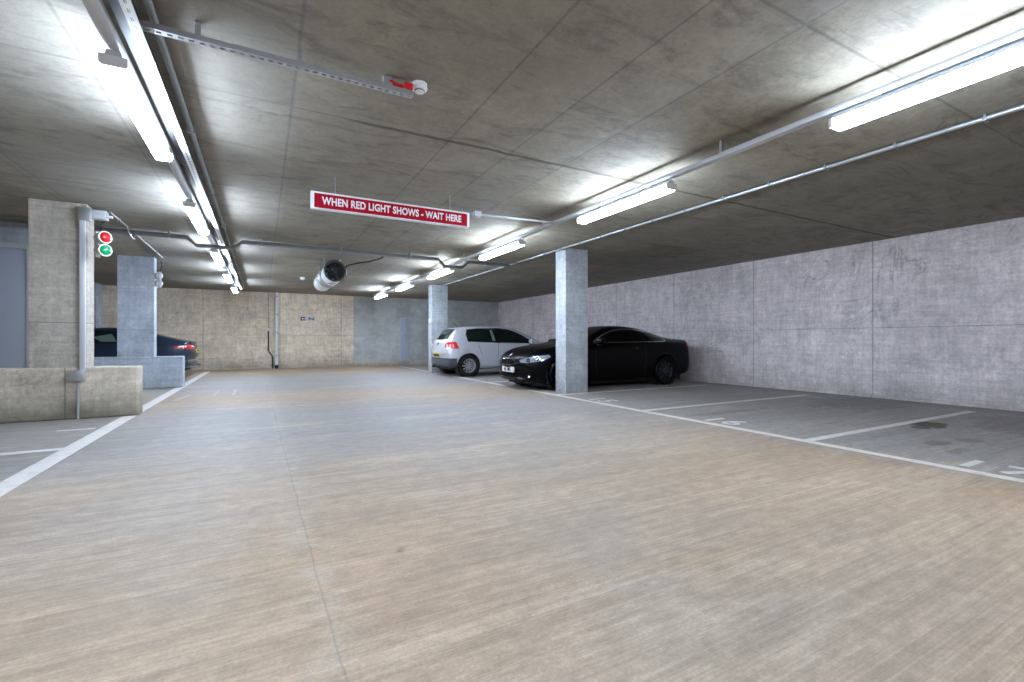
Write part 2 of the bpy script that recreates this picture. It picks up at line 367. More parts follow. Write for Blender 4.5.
# ---------------------------------------------------------------- ceiling services
def batten_profile(wd, h):       # half-round bottomed diffuser, x across, z down from 0
    return [(-wd*.34, 0), (-wd/2, -h*.6), (-wd*.46, -h*.82), (-wd*.36, -h), (wd*.36, -h), (wd*.46, -h*.82), (wd/2, -h*.6), (wd*.34, 0)]
def make_batten(L=1.6):
    t = thing('batten_light', 'x', 'light')
    M4 = Matrix(((1, 0, 0, 0), (0, 0, 1, 0), (0, 1, 0, 0), (0, 0, 0, 1)))
    z0 = 2.735
    up = Matrix.Translation((0, 0, z0)) @ M4
    obj('housing', MB().prism([(-.042, .0), (-.032, .035), (.032, .035), (.042, .0)], -L/2+.01, L/2-.01, up), 'fitting', t)
    d = MB().prism(batten_profile(.13, .074), -L/2+.022, L/2-.022, up)
    obj('diffuser', d, 'tube', t)
    for s in (-1, 1):
        e = MB().prism([(-.066, 0), (-.066, -.045), (-.055, -.064), (.055, -.064), (.066, -.045), (.066, 0)], s*L/2, s*(L/2-.022), up)
        obj('end_cap', e, 'white', t)
    for yy in (-.5, .5):
        obj('clip', MB().box(-.03, .03, yy-.02, yy+.02, z0+.03, z0+.055), 'galv', t)
    return t
XLt, XRt = -.765, 3.81
proto = make_batten(); first = [True]
ordn = ['nearest', 'second nearest', 'third nearest', 'fourth nearest', 'fifth nearest', 'farthest']
def batten(x, yc, label, group):
    o = proto if first[0] else copy_tree(proto); first[0] = False
    o.location = (x, yc, 0); o['label'] = label; o['group'] = group
for i, y in enumerate((1.13, 4.3, 7.5, 10.75, 13.95, 17.1)):
    batten(XRt, y, f'lit batten light under the right trunking, {ordn[i]} of its row', 'lit battens of the right row')
for i, y in enumerate((4.28, 7.5, 10.75, 13.95, 17.1)):
    batten(XLt, y, f'lit batten light of the left row, {ordn[i] if i < 4 else "farthest"} of its row', 'lit battens of the left row')
for y in (-2.1,): 
    batten(XRt, y, 'lit batten light of the right row behind the viewer', 'lit battens behind the viewer')
for y in (1.1, -2.1): 
    batten(XLt, y, 'lit batten light of the left row beside the viewer' if y > 0 else 'lit batten light of the left row behind the viewer', 'lit battens behind the viewer')

# trunking rails (suspended on short hangers)
def trunk(x, y0, y1, wd, label):
    t = thing('cable_trunking', label, 'trunking', (x, 0, 0))
    obj('trunk', MB().box(-wd/2, wd/2, y0, y1, 2.79, 2.835, .004), 'fitting', t)
    y = y0+.6
    hs = MB(); 
    while y < y1:
        h = obj('hanger', MB().box(-.018, .018, y-.012, y+.012, 2.835, H-.002), 'galv', t); y += 3.15
trunk(XRt, -4, 18.2, .075, 'long grey suspended trunking carrying the right row of battens')
trunk(XLt, -4, 18.2, .075, 'long pale trunking carrying the left row of battens')
# perforated tray beside the left row: flat base, coloured dark as shade, + slotted flange
t = thing('cable_tray', 'wide galvanised cable tray with a perforated flange beside the left battens', 'cable tray', (-.60, 0, 0))
obj('base', MB().box(-.115, .0, -4, 18.2, 2.87, 2.874), 'dull', t)
def perforated(length, width, pitch, hole_w, hole_h, zoff=0):
    """flat strip in local xy (x along), real openings"""
    bm = bmesh.new(); x = 0
    while x < length-1e-6:
        x2 = min(x+pitch, length); a = x+(pitch-hole_w)/2; b = a+hole_w; y1 = (width-hole_h)/2; y2 = y1+hole_h
        xs = [x, a, b, x2] if b < x2 else [x, x2]
        ys_ = [0, y1, y2, width]
        for i in range(len(xs)-1):
            for j in range(3):
                if len(xs) == 4 and i == 1 and j == 1: continue
                bm.faces.new([bm.verts.new(p) for p in ((xs[i], ys_[j], 0), (xs[i+1], ys_[j], 0), (xs[i+1], ys_[j+1], 0), (xs[i], ys_[j+1], 0))])
        x = x2
    bmesh.ops.remove_doubles(bm, verts=bm.verts, dist=1e-5)
    r = bmesh.ops.extrude_face_region(bm, geom=list(bm.faces)); bmesh.ops.translate(bm, verts=[v for v in r['geom'] if isinstance(v, bmesh.types.BMVert)], vec=(0, 0, .002))
    return bm
bm = perforated(22.2, .055, .075, .035, .014)
bm.transform(Matrix.Translation((-.015, -4, 2.80)) @ Matrix.Rotation(R(90), 4, 'Z') @ Matrix.Rotation(R(0), 4, 'X') @ Matrix.Translation((0, -.028, 0)))
o = finish(bm, 'perforated_flange', M['white'], t, 0)
obj('side', MB().box(-.016, -.013, -4, 18.2, 2.80, 2.902), 'galv', t)
# round pipe beside it on the ceiling
t = thing('service_pipe', 'dark round steel pipe along the ceiling beside the left cable tray', 'pipe', (-.545, 0, 0))
obj('pipe', MB().cyl((0, -4, 2.915), (0, 18.2, 2.915), .02), 'galv_dark', t)
for y in (3.0, 4.9, 6.8, 8.7, 12, 14.5, 17): obj('saddle', MB().box(-.03, .03, y-.012, y+.012, 2.89, H-.002), 'galv', t)
# cross tray to the detector
t = thing('cable_tray', 'narrow perforated cable tray crossing the ceiling to the smoke detector', 'cable tray', (-.60, 3.30, 0))
bm = perforated(1.56, .05, .052, .026, .018)
bm.transform(Matrix.Translation((0, -.025, 2.84))); finish(bm, 'perforated_base', M['galv'], t, 0)
obj('side', MB().box(0, 1.56, .024, .027, 2.84, 2.872).box(0, 1.56, -.027, -.024, 2.84, 2.872), 'galv', t)
obj('bracket', MB().box(1.36, 1.42, .02, .06, 2.88, H-.002), 'galv', t)
for x in (.25, .8): obj('bracket', MB().box(x, x+.03, -.01, .01, 2.843, H-.002), 'galv', t)
obj('red_cable', MB().tube([(1.40, .03, 2.93), (1.46, .03, 2.915), (1.53, .03, 2.915), (1.56, .02, 2.915)], .014), 'red', t)
obj('red_box', MB().box(1.50, 1.56, -.02, .03, 2.88, 2.93, .006), 'red', t)
t = thing('smoke_detector', 'round white smoke detector at the end of the perforated tray', 'smoke detector', (1.02, 3.32, H))
obj('base', MB().lathe([(0, 0), (.055, 0), (.055, -.018), (0, -.018)], (0, 0, 0), (0, 0, 1)), 'white', t)
obj('head', MB().lathe([(.05, -.018), (.057, -.028), (.055, -.04), (.034, -.052), (.032, -.062), (.0, -.064)], (0, 0, 0), (0, 0, 1)), 'white', t)
obj('vent_ring', MB().lathe([(.036, -.048), (.0375, -.0515), (.0345, -.056), (.033, -.052)], (0, 0, 0), (0, 0, 1)), 'dark', t)
t = thing('smoke_detector', 'small white detector on the ceiling left of the jet fan', 'smoke detector', (1.05, 15.0, H))
obj('base', MB().lathe([(0, 0), (.07, 0), (.07, -.03), (0, -.03)], (0, 0, 0), (0, 0, 1)), 'white', t)
obj('head', MB().lathe([(.06, -.03), (.065, -.055), (.045, -.085), (0, -.09)], (0, 0, 0), (0, 0, 1)), 'white', t)

# thin conduit of the right bays
t = thing('ceiling_conduit', 'thin bright conduit clipped along the ceiling over the right bay line', 'conduit', (5.30, 0, 0))
obj('pipe', MB().cyl((0, -3, 2.925), (0, 14.85, 2.925), .019, n=14).cyl((.045, -3, 2.93), (.045, 14.85, 2.93), .013, n=10), 'galv', t)
for k in range(20):
    y = .9+k*.62; obj('clip', MB().box(-.028, .065, y-.012, y+.012, 2.90, H-.001, .003), 'galv_dark', t)
# cross pipes
t = thing('cross_pipe', 'pair of long dull pipes crossing the ceiling behind the sign', 'pipe', (0, 9.78, 0))
for yo, zz, rr in ((0, 2.86, .026), (.075, 2.90, .03)):
    obj('pipe', MB().tube([(-6.85, yo, zz), (-1.15, yo, zz), (-1.02, yo, 2.755), (-.45, yo, 2.755), (-.32, yo, zz), (3.45, yo, zz), (3.58, yo, 2.74), (4.02, yo, 2.74), (4.15, yo, zz), (5.24, yo, zz)], rr, 12), 'galv_dark', t)
for x in (-5.5, -4, -2.6, -1.4, 0, 1.4, 2.8, 4.6): obj('strap', MB().box(x-.015, x+.015, -.04, .12, 2.835, H-.002), 'galv_dark', t)

# jet fan
t = thing('jet_fan', 'silver cylindrical jet fan hanging from the ceiling with a black inlet', 'fan', (1.43, 10.9, 2.63))
r = .215
obj('silencer', MB().lathe([(r-.012, .10), (r, .10), (r, .85), (r-.012, .85)], (0, 0, 0), (0, 1, 0), 36), 'white', t)
obj('fan_casing', MB().lathe([(r-.02, .8), (r+.03, .8), (r+.03, .83), (r+.006, .84), (r+.006, 1.30), (r+.03, 1.31), (r+.03, 1.34), (r-.02, 1.34)], (0, 0, 0), (0, 1, 0), 36), 'galv', t)
obj('silencer', MB().lathe([(r-.012, 1.3), (r, 1.3), (r, 2.55), (r-.012, 2.55), (r-.03, 2.4), (r-.04, 1.4)], (0, 0, 0), (0, 1, 0), 36), 'white', t)
obj('bell_mouth', MB().lathe([(r-.015, .14), (r-.01, .02), (r+.012, .0), (r+.028, .02), (r+.022, .05), (r, .12)], (0, 0, 0), (0, 1, 0), 36), 'dull', t)
obj('lining', MB().lathe([(r-.013, .06), (r-.014, 1.0)], (0, 0, 0), (0, 1, 0), 36), 'black', t)
hub = obj('impeller', MB().lathe([(0, .40), (.05, .42), (.07, .5), (.07, .8), (0, .8)], (0, 0, 0), (0, 1, 0), 20), 'dull', t)
for k in range(7):
    a = 2*math.pi*k/7; m = MB(); m.box(.06, r-.02, -.004, .004, -.04, .04)
    m.bm.transform(Matrix.Translation((0, .62, 0)) @ Matrix.Rotation(a, 4, 'Y') @ Matrix.Rotation(R(40), 4, 'X'))
    obj('blade', m, 'dull', hub)
g = MB()
for q in (.05, .10, .15, .195): 
    g.lathe([(q-.003, 0), (q+.003, 0), (q+.003, .006), (q-.003, .006), (q-.003, 0)], (0, .015, 0), (0, 1, 0), 32)
for k in range(4):
    a = math.pi*k/4; m = MB().box(-r, r, .012, .018, -.003, .003); m.bm.transform(Matrix.Rotation(a, 4, 'Y')); 
    tmp = bpy.data.meshes.new('t'); m.bm.to_mesh(tmp); g.bm.from_mesh(tmp); bpy.data.meshes.remove(tmp)
obj('guard', g, 'dull', t)
for y in (.5, 1.65):
    for s in (-1, 1): obj('hanger', MB().box(s*.17-.012, s*.17+.012, y-.02, y+.02, .1, H-2.63), 'galv', t)
obj('isolator', MB().box(.2, .30, .35, .47, -.02, .09, .008), 'fitting', t)
obj('cable', MB().tube([(.24, .36, .09), (.30, .2, .17), (.50, -.1, .2), (.66, -.35, .20), (.86, -.6, .25), (.90, -.85, .29)], .016), 'black', t)

# hanging sign
t = thing('hanging_sign', 'long red ceiling sign with white words about the red light', 'sign', (1.44, 5.62, 0), R(0))
obj('case', MB().box(-.96, .96, 0, .07, 2.56, 2.755, .004), 'signwhite', t)
obj('panel', MB().box(-.925, .925, -.004, .002, 2.572, 2.733), 'signred', t)
text_obj('lettering', 'WHEN RED LIGHT SHOWS - WAIT HERE', .118, .002, 'signwhite', t, Matrix.Translation((0, -.006, 2.652)) @ Matrix.Rotation(R(90), 4, 'X'), .0036, 1.05, .755)
for x in (-.7, .7): obj('suspension_rod', MB().cyl((x, .035, 2.755), (x, .035, H-.001), .004, n=8), 'galv', t)
t2 = thing('junction_conduit', 'short galvanised conduit from the sign to the right trunking', 'conduit', (2.40, 5.67, 2.76))
obj('pipe', MB().cyl((.02, .0, 0), (1.36, 0, .04), .016), 'galv', t2)
obj('gland', MB().cyl((0, 0, 0), (.06, 0, 0), .026), 'galv_dark', t2)
obj('junction_box', MB().box(.08, .18, -.04, .04, -.03, .04, .005), 'fitting', t2)

# ---------------------------------------------------------------- traffic signals and their wiring
def signal(loc, rz, label, m1, m2, cable, hang, sc=1., bracket=True):
    t = thing('traffic_signal', label, 'traffic signal', loc, rz, 'red and green signals on the left pillars')
    for z, mm in ((.098, m1), (-.098, m2)):
        h = obj('lamp_housing', MB().lathe([(0, .0), (.055, .0), (.072, .012), (.088, .10), (.096, .15), (.096, .165), (.079, .168), (.076, .15)], (0, 0, z), (0, -1, 0)), 'cream' if bracket else 'white', t)
        obj('lens', MB().lathe([(.079, .160), (.065, .18), (.04, .195), (0, .20)], (0, 0, z), (0, -1, 0)), mm, h)
    obj('bracket', MB().box(-.02, .02, -.03, .03, -.03, .03), 'fitting', t)
    obj('mounting_plate', MB().box(-.03, .03, .0, .02, -.2, .2, .004), 'fitting', t)
    c = obj('cable', MB().tube(cable, .010), 'black', t); t.scale = (.9, .9, .9)
    return t
# signal 1: on +X face of near pillar, heads turned to the aisle
M['lens_off'] = mat('clear_lens', (.62, .74, .72), .15, coat=1)
th = R(-38+70)
t = signal((-2.00, 8.38, 2.41), R(44), 'red over green traffic signal on the near left pillar', 'lensred', 'lensgreen',
       [(0, -.06, .19), (.0, -.05, .24), (.05, .0, .30), (.14, .08, .36), (.17, .12, .39), (.12, .14, .38)], 0)
t = signal((-2.03, 12.98, 2.46), R(205), 'pale traffic signal facing away beside the far left pillar', 'lens_off', 'lens_off',
       [(0, .02, .19), (.0, .06, .24), (-.03, .05, .34), (-.02, .02, .46)], 0, 1., False)
for y, z in ((8.44, 2.19), (12.98, 2.24)):
    pass
t = thing('wiring_box', 'pale adaptable box at the ceiling beside the near pillar', 'junction box', (-2.05, 8.6, 2.82))
obj('box', MB().box(-.07, .10, -.07, .07, -.02, .10, .006), 'fitting', t); obj('gland', MB().cyl((.10, 0, .03), (.16, 0, .03), .02), 'white', t)
t = thing('ceiling_conduit', 'thin bent conduit between the two left traffic signals', 'conduit', (-1.93, 8.6, 0))
obj('pipe', MB().tube([(0, .05, 2.93), (0, 1.0, 2.93), (0, 1.12, 2.86), (.02, 1.2, 2.80), (.02, 1.36, 2.80), (0, 1.5, 2.93), (-.02, 4.3, 2.93)], .013), 'galv', t)
for y in (.5, 2.2, 3.4, 4.2): obj('clip', MB().box(-.02, .02, y-.01, y+.01, 2.91, H-.002), 'galv', t)
# steel trunking on the pillar
t = thing('wall_trunking', 'vertical grey steel trunking with boxes on the near left pillar', 'trunking', (-2.16, 8.42, 0))
obj('trunk', MB().box(-.035, .025, -.055, -.002, .66, 2.78, .003), 'fitting', t)
obj('top_box', MB().box(-.045, .085, -.08, -.002, 2.72, 2.90, .005), 'galv', t)
obj('bottom_box', MB().box(-.15, .03, -.10, -.022, .53, .67, .005), 'galv', t)
obj('drop_conduit', MB().cyl((-.05, -.045, 0), (-.05, -.045, .53), .014), 'galv', t)
t = thing('switch_box', 'small white box on the edge of the column behind the hatchback', 'switch', (5.0, 14.95, 1.75))
obj('box', MB().box(-.07, 0, -.06, .06, -.08, .08, .008), 'white', t); obj('cover', MB().box(-.08, -.07, -.05, .05, -.07, .07, .003), 'white', t)

# ---------------------------------------------------------------- back wall fittings
t = thing('drain_pipe', 'white vertical drain pipe on the back wall', 'pipe', (.50, YB-.09, 0))
obj('pipe', MB().cyl((0, 0, .12), (0, 0, H), .055), 'white', t)
for z in (.5, 1.4, 2.1, 2.8): obj('collar', MB().cyl((0, 0, z-.03), (0, 0, z+.03), .064), 'fitting', t)
obj('boot', MB().cyl((0, 0, .0), (0, 0, .14), .062), 'black', t)
t = thing('cable_run', 'thin black cable with an elbow beside the white drain pipe', 'cable', (.22, YB-.035, 0))
obj('cable', MB().tube([(0, 0, 1.5), (0, 0, .72), (.02, 0, .66), (.12, 0, .5), (.14, 0, .44), (.14, 0, .0)], .022), 'black', t)
obj('conduit', MB().cyl((0, 0, 1.5), (0, 0, H), .009), 'galv_dark', t); obj('box', MB().box(-.05, .05, -.04, .01, 1.46, 1.56, .004), 'white', t)
t = thing('direction_sign', 'small dark sign with a white arrow on the back wall', 'sign', (1.62, YB-.012, 1.96))
obj('plate', MB().box(-.28, .28, 0, .01, -.075, .075), 'fitting', t)
obj('arrow_panel', MB().box(-.26, -.10, -.004, 0, -.068, .068), 'blackgl', t)
obj('arrow', MB().prism([(-.235, 0), (-.19, .045), (-.19, .018), (-.11, .018), (-.11, -.018), (-.19, -.018), (-.19, -.045)], .004, .007, Matrix.Rotation(R(90), 4, 'X')), 'white', t)
mb = MB(); P = Matrix.Rotation(R(90), 4, 'X')
mb.prism([(.02, -.05), (.05, -.05), (.09, .01), (.13, -.03), (.15, -.02), (.10, .045), (.03, .05), (.03, .03), (.06, .02)], .004, .007, P)
mb.prism([(.16, -.04), (.22, -.04), (.22, .05), (.19, .05), (.19, -.01), (.16, -.01)], .004, .007, P)
obj('pictogram', mb, 'blackgl', t)
t = thing('riser_panel', 'narrow blue-grey riser panel on the grey part of the back wall', 'panel', (5.55, YB, 0))
obj('leaf', MB().box(-.18, .18, -.03, -.002, .18, 2.06, .004), 'bluegrey', t)
obj('frame', MB().box(-.21, -.18, -.04, -.002, .18, 2.09).box(.18, .21, -.04, -.002, .18, 2.09).box(-.18, .18, -.04, -.002, 2.06, 2.09), 'fitting', t)
obj('lock', MB().cyl((.02, -.045, 1.3), (.02, -.028, 1.3), .028), 'galv_dark', t)

# ---------------------------------------------------------------- cars
def pchip(pts):
    xs = [p[0] for p in pts]; ysv = [p[1] for p in pts]; n = len(xs)
    d = [(ysv[i+1]-ysv[i])/(xs[i+1]-xs[i]) for i in range(n-1)]; m = [0]*n
    m[0], m[-1] = d[0], d[-1]
    for i in range(1, n-1): m[i] = 0 if d[i-1]*d[i] <= 0 else 2*d[i-1]*d[i]/(d[i-1]+d[i])
    def f(x):
        if x <= xs[0]: return ysv[0]
        if x >= xs[-1]: return ysv[-1]
        i = max(k for k in range(n-1) if xs[k] <= x); h = xs[i+1]-xs[i]; t = (x-xs[i])/h
        return (2*t**3-3*t*t+1)*ysv[i]+(t**3-2*t*t+t)*h*m[i]+(-2*t**3+3*t*t)*ysv[i+1]+(t**3-t*t)*h*m[i+1]
    return f
class Car:
    """local x runs from the rear bumper (0) to the nose (L); y is sideways; z up"""
    def __init__(s, name, label, L, T, B, Bo, W, WT, wheels, wr, paint, loc, rz, bow):
        s.L = L; s.wr = wr; s.t = thing(name, label, 'car', loc, rz)
        T, B, Bo, W, WT = map(pchip, (T, B, Bo, W, WT)); s.W = W
        xs = sorted(set([0, .015, .04, .08, .13, .2, .28]+[.28+(L-.56)*k/26 for k in range(27)]+[L-.28, L-.2, L-.13, L-.08, L-.04, L-.015, L]))
        bm = bmesh.new(); prev = None
        for i, x in enumerate(xs):
            tz, bz, lo, wd, wt = T(x), B(x), Bo(x), W(x), WT(x); bz = min(bz, tz-.035)
            g = tz-bz
            p = [(0, lo), (.55*wd, lo), (.88*wd, lo+.005), (.965*wd, lo+.05), (.995*wd, lo+.32*(bz-lo)), (1.*wd, lo+.55*(bz-lo)), (.992*wd, bz-.10*(bz-lo)), (.962*wd, bz),
                 (.955*wd+(wt-.955*wd)*.36, bz+.36*g), (.955*wd+(wt-.955*wd)*.80, bz+.72*g), (wt*.975, bz+.91*g), (wt*.80, tz-.012), (wt*.45, tz-.001), (0, tz)]
            ring = []
            for sgn in (1, -1):
                for (y, z) in (p if sgn == 1 else p[-2:0:-1]):
                    u = (abs(y)/max(wd, .01))
                    dx = 0
                    if x < 1.0: dx = bow[0]*u**3*(1-x/1.0)**1.5
                    if x > L-1.2: dx = -bow[1]*u**2.6*(1-(L-x)/1.2)**1.5
                    ring.append(bm.verts.new((x+dx, sgn*y, z)))
            if prev:
                n = len(ring)
                for k in range(n): bm.faces.new((prev[k], prev[(k+1) % n], ring[(k+1) % n], ring[k]))
            else: bm.faces.new(ring[::-1])
            prev = ring
        bm.faces.new(prev)
        for e in bm.edges:                      # cap rings triangulated through a centre fan
            pass
        for f in [f for f in bm.faces if len(f.verts) > 4]: bmesh.ops.poke(bm, faces=[f])
        bmesh.ops.recalc_face_normals(bm, faces=bm.faces)
        me = bpy.data.meshes.new('body'); bm.to_mesh(me); bm.free()
        o = bpy.data.objects.new('body', me); COL.objects.link(o); m = o.modifiers.new('s', 'SUBSURF'); m.levels = 1; m.render_levels = 1
        cutters = []
        for wx in wheels:
            for sy in (1, -1):
                c = MB().cyl((wx, sy*(W(wx)-.30), wr+.005), (wx, sy*(W(wx)+.3), wr+.005), wr*1.13, n=48)
                c.box(wx-wr*1.13, wx+wr*1.13, sy*W(wx)-.3, sy*W(wx)+.3, -.1, wr*.35)
                for part in (0,):
                    cm = bpy.data.meshes.new('c'); c.bm.to_mesh(cm); 
                # cylinder only (box would self-intersect)
                c2 = MB().cyl((wx, sy*(W(wx)-.30), wr+.005), (wx, sy*(W(wx)+.3), wr+.005), wr*1.13, n=48); cm = bpy.data.meshes.new('c'); c2.bm.to_mesh(cm)
                co_ = bpy.data.objects.new('cutter', cm); COL.objects.link(co_); cutters.append(co_)
                b = o.modifiers.new('b', 'BOOLEAN'); b.operation = 'DIFFERENCE'; b.solver = 'EXACT'; b.object = co_
        bpy.context.view_layer.update(); dg = bpy.context.evaluated_depsgraph_get()
        me2 = bpy.data.meshes.new_from_object(o.evaluated_get(dg)); bpy.data.objects.remove(o)
        for c in cutters: bpy.data.objects.remove(c)
        bm = bmesh.new(); bm.from_mesh(me2); bmesh.ops.recalc_face_normals(bm, faces=bm.faces)
        s.bvh = BVHTree.FromBMesh(bm)
        s.body = finish(bm, 'body', M[paint], s.t, 38)
        s.body.data.materials.clear(); s.body.data.materials.append(M[paint])
        for wx in wheels:
            for sy in (1, -1):
                ww = W(wx)
                obj('wheel_housing', MB().lathe([(wr*1.12, .05), (wr*1.12, .34), (.0, .34)], (wx, sy*(ww+.01), wr+.005), (0, -sy, 0), 36), 'black', s.t, 60)
    def wheel(s, wx, sy, rim, spokes=10, sw=.03, wide=.205, inset=.015, tyre='tyre'):
        ww = s.W(wx)-inset; r = s.wr
        t = obj('wheel', MB().lathe([(r*.66, .0), (r*.70, -.006), (r*.90, -.012), (r*.985, .012), (r, .04), (r, wide-.04), (r*.97, wide), (r*.6, wide)], (wx, sy*ww, r), (0, -sy, 0), 40), tyre, s.t, 40)
        g = MB().lathe([(r*.60, .055), (r*.665, .006), (r*.69, -.002), (r*.66, .10), (r*.55, .12)], (wx, sy*ww, r), (0, -sy, 0), 36)
        g.lathe([(0, .004), (.05, .006), (.06, .02), (.06, .05)], (wx, sy*ww, r), (0, -sy, 0), 20)
        for k in range(spokes):
            a = 2*math.pi*(k+.5)/spokes; m = MB()
            m.prism([(.04, -sw*.45), (r*.64, -sw*.6), (r*.64, sw*.6), (.04, sw*.45)], 0, .03, Matrix.Rotation(R(90), 4, 'X'))
            m.bm.transform(Matrix.Translation((wx, sy*(ww-.012)+(.0 if sy > 0 else .03), r)) @ Matrix.Rotation(a, 4, 'Y'))
            tm = bpy.data.meshes.new('t'); m.bm.to_mesh(tm); g.bm.from_mesh(tm); bpy.data.meshes.remove(tm)
        obj('rim', g, rim, t, 35)
        obj('brake_disc', MB().lathe([(0, .07), (r*.5, .07), (r*.5, .085), (0, .085)], (wx, sy*ww, r), (0, -sy, 0), 24), 'alloydark', t)
    # ---- patches laid on the body surface by projection
    def patch(s, name, poly, m, frm, off=.004, smooth_poly=0, parent=None, depth=.012, edge=.07):
        pts = [Vector(p).to_2d() for p in poly]
        for _ in range(smooth_poly):             # corner cutting
            q = []
            for i, p in enumerate(pts):
                nx = pts[(i+1) % len(pts)]; q += [p*.75+nx*.25, p*.25+nx*.75]
            pts = q
        dens = []
        for i, p in enumerate(pts):
            nx = pts[(i+1) % len(pts)]; k = max(1, int((nx-p).length/edge))
            dens += [p.lerp(nx, j/k) for j in range(k)]
        bm = bmesh.new()
        vs = [bm.verts.new((p.x, p.y, 0)) for p in dens]; bm.faces.new(vs)
        bmesh.ops.triangulate(bm, faces=bm.faces)
        for _ in range(4):
            es = [e for e in bm.edges if e.calc_length() > edge*1.6]
            if not es: break
            bmesh.ops.subdivide_edges(bm, edges=es, cuts=1); bmesh.ops.triangulate(bm, faces=bm.faces)
        corner = isinstance(frm, tuple)
        if corner:
            D = Vector((frm[1]*math.cos(frm[3]), frm[0]*math.sin(frm[3]), 0)); Cn = Vector((frm[2], -frm[0]*.85, 0)); Pp = Vector((-frm[1]*math.sin(frm[3]), frm[0]*math.cos(frm[3]), 0))
        else: D = {'left': Vector((0, -1, 0)), 'right': Vector((0, 1, 0)), 'rear': Vector((1, 0, 0)), 'front': Vector((-1, 0, 0)), 'top': Vector((0, 0, -1))}[frm]
        bad = []
        for v in bm.verts:
            a, b = v.co.x, v.co.y
            if corner: base = Cn+Pp*a+Vector((0, 0, b))
            elif frm in ('left', 'right'): base = Vector((a, 0, b))
            elif frm in ('rear', 'front'): base = Vector((0, a, b))
            else: base = Vector((a, b, 0))
            hit, n, _i, _d = s.bvh.ray_cast(base-D*8, D)
            if hit is None: bad.append(v); continue
            v.co = hit-D*off*.5+n*off*.5 if n.dot(D) < 0 else hit-D*off
        if bad: bmesh.ops.delete(bm, geom=bad, context='VERTS')
        if not bm.faces: bm.free(); return None
        r = bmesh.ops.extrude_face_region(bm, geom=list(bm.faces))
        bmesh.ops.translate(bm, verts=[v for v in r['geom'] if isinstance(v, bmesh.types.BMVert)], vec=D*depth)
        return finish(bm, name, M[m] if isinstance(m, str) else m, parent or s.t, 50)
    def strip(s, name, line, wd, m, frm, off=.0035, closed=False, parent=None):
        pts = [Vector(p) for p in line]; n = len(pts); A, Bq = [], []
        for i, p in enumerate(pts):
            if closed: t = (pts[(i+1) % n]-pts[i-1]).normalized()
            else: t = (pts[min(i+1, n-1)]-pts[max(i-1, 0)]).normalized()
            nn = Vector((-t.y, t.x)); A.append(p+nn*wd/2); Bq.append(p-nn*wd/2)
        if closed: A.append(A[0]); Bq.append(Bq[0])
        last = s.patch(name, A+Bq[::-1], m, frm, off, 0, parent, .008, .06); return last
    def split(s, name, m, zcut, xcut, hi=False):
        """cut the lower end of the body shell off as a part of its own"""
        me = s.body.data; bm = bmesh.new(); bm.from_mesh(me)
        for co_, no in (((xcut, 0, 0), (1, 0, 0)), ((0, 0, zcut), (0, 0, 1))):
            bmesh.ops.bisect_plane(bm, geom=bm.verts[:]+bm.edges[:]+bm.faces[:], dist=1e-5, plane_co=co_, plane_no=no)
        def low(f):
            c = f.calc_center_median(); return c.z < zcut and ((c.x > xcut) if hi else (c.x < xcut))
        b2 = bm.copy(); bmesh.ops.delete(b2, geom=[f for f in b2.faces if not low(f)], context='FACES')
        bmesh.ops.delete(bm, geom=[f for f in bm.faces if low(f)], context='FACES')
        bm.to_mesh(me); bm.free(); return finish(b2, name, M[m], s.t, 38)
    def both(s, fn, *a, **k):
        for f in ('left', 'right'): fn(*a, f, **k)
def curve(pts, k=2):
    for _ in range(k):
        q = [pts[0]]
        for a, b in zip(pts, pts[1:]): q += [(a[0]*.75+b[0]*.25, a[1]*.75+b[1]*.25), (a[0]*.25+b[0]*.75, a[1]*.25+b[1]*.75)]
        pts = q+[pts[-1]]
    return pts
def sides(c, name, poly, m, **k):
    for f in ('left', 'right'): c.patch(name, poly, m, f, **k)
def sstrip(c, name, line, wd, m, **k):
    for f in ('left', 'right'): c.strip(name, line, wd, m, f, **k)
def mirror_(c, x, z, m, yw):
    for s_ in (-1, 1):
        o = obj('door_mirror', MB().box(-.06, .07, -.10, .10, -.065, .065, .035), m, c.t)
        o.location = (x, s_*(yw+.09), z); 
        obj('mirror_arm', MB().box(-.03, .03, min(0, -s_*.14), max(0, -s_*.14), -.09, -.04, .01), 'black', o)

# ---- silver hatchback: rear to the aisle
g = Car('hatchback_car', 'silver five door hatchback parked with its tail to the aisle', 4.2,
    T=[(0, .66), (.03, .80), (.08, .96), (.14, 1.04), (.26, 1.21), (.40, 1.38), (.50, 1.425), (.8, 1.455), (1.3, 1.475), (1.8, 1.475), (2.2, 1.44), (2.55, 1.33), (2.9, 1.16), (3.18, 1.02), (3.4, .965), (3.8, .88), (4.05, .78), (4.14, .68), (4.2, .55)],
    B=[(0, .62), (.14, .93), (.5, .955), (1.5, .94), (2.5, .91), (3.2, .88), (3.8, .80), (4.2, .5)],
    Bo=[(0, .36), (.1, .27), (.6, .24), (2, .19), (3.4, .2), (4.1, .22), (4.2, .32)],
    W=[(0, .80), (.1, .835), (.5, .87), (1.5, .88), (3, .88), (3.8, .85), (4.1, .79), (4.2, .74)],
    WT=[(0, .74), (.14, .72), (.3, .62), (.5, .58), (1.2, .595), (2, .60), (2.6, .60), (3.1, .64), (3.3, .72), (3.8, .70), (4.2, .62)],
    wheels=(.70, 3.30), wr=.316, paint='silver', loc=(4.72, 13.70, 0), rz=0, bow=(.13, .28))
g.t.scale = (1.05,)*3
for wx in (.70, 3.30):
    for sy in (1, -1): g.wheel(wx, sy, 'alloy', 11, .034)
win = [(.70, 1.345), (.66, 1.25), (.70, .99), (1.30, .965), (1.34, 1.37), (.9, 1.39)]
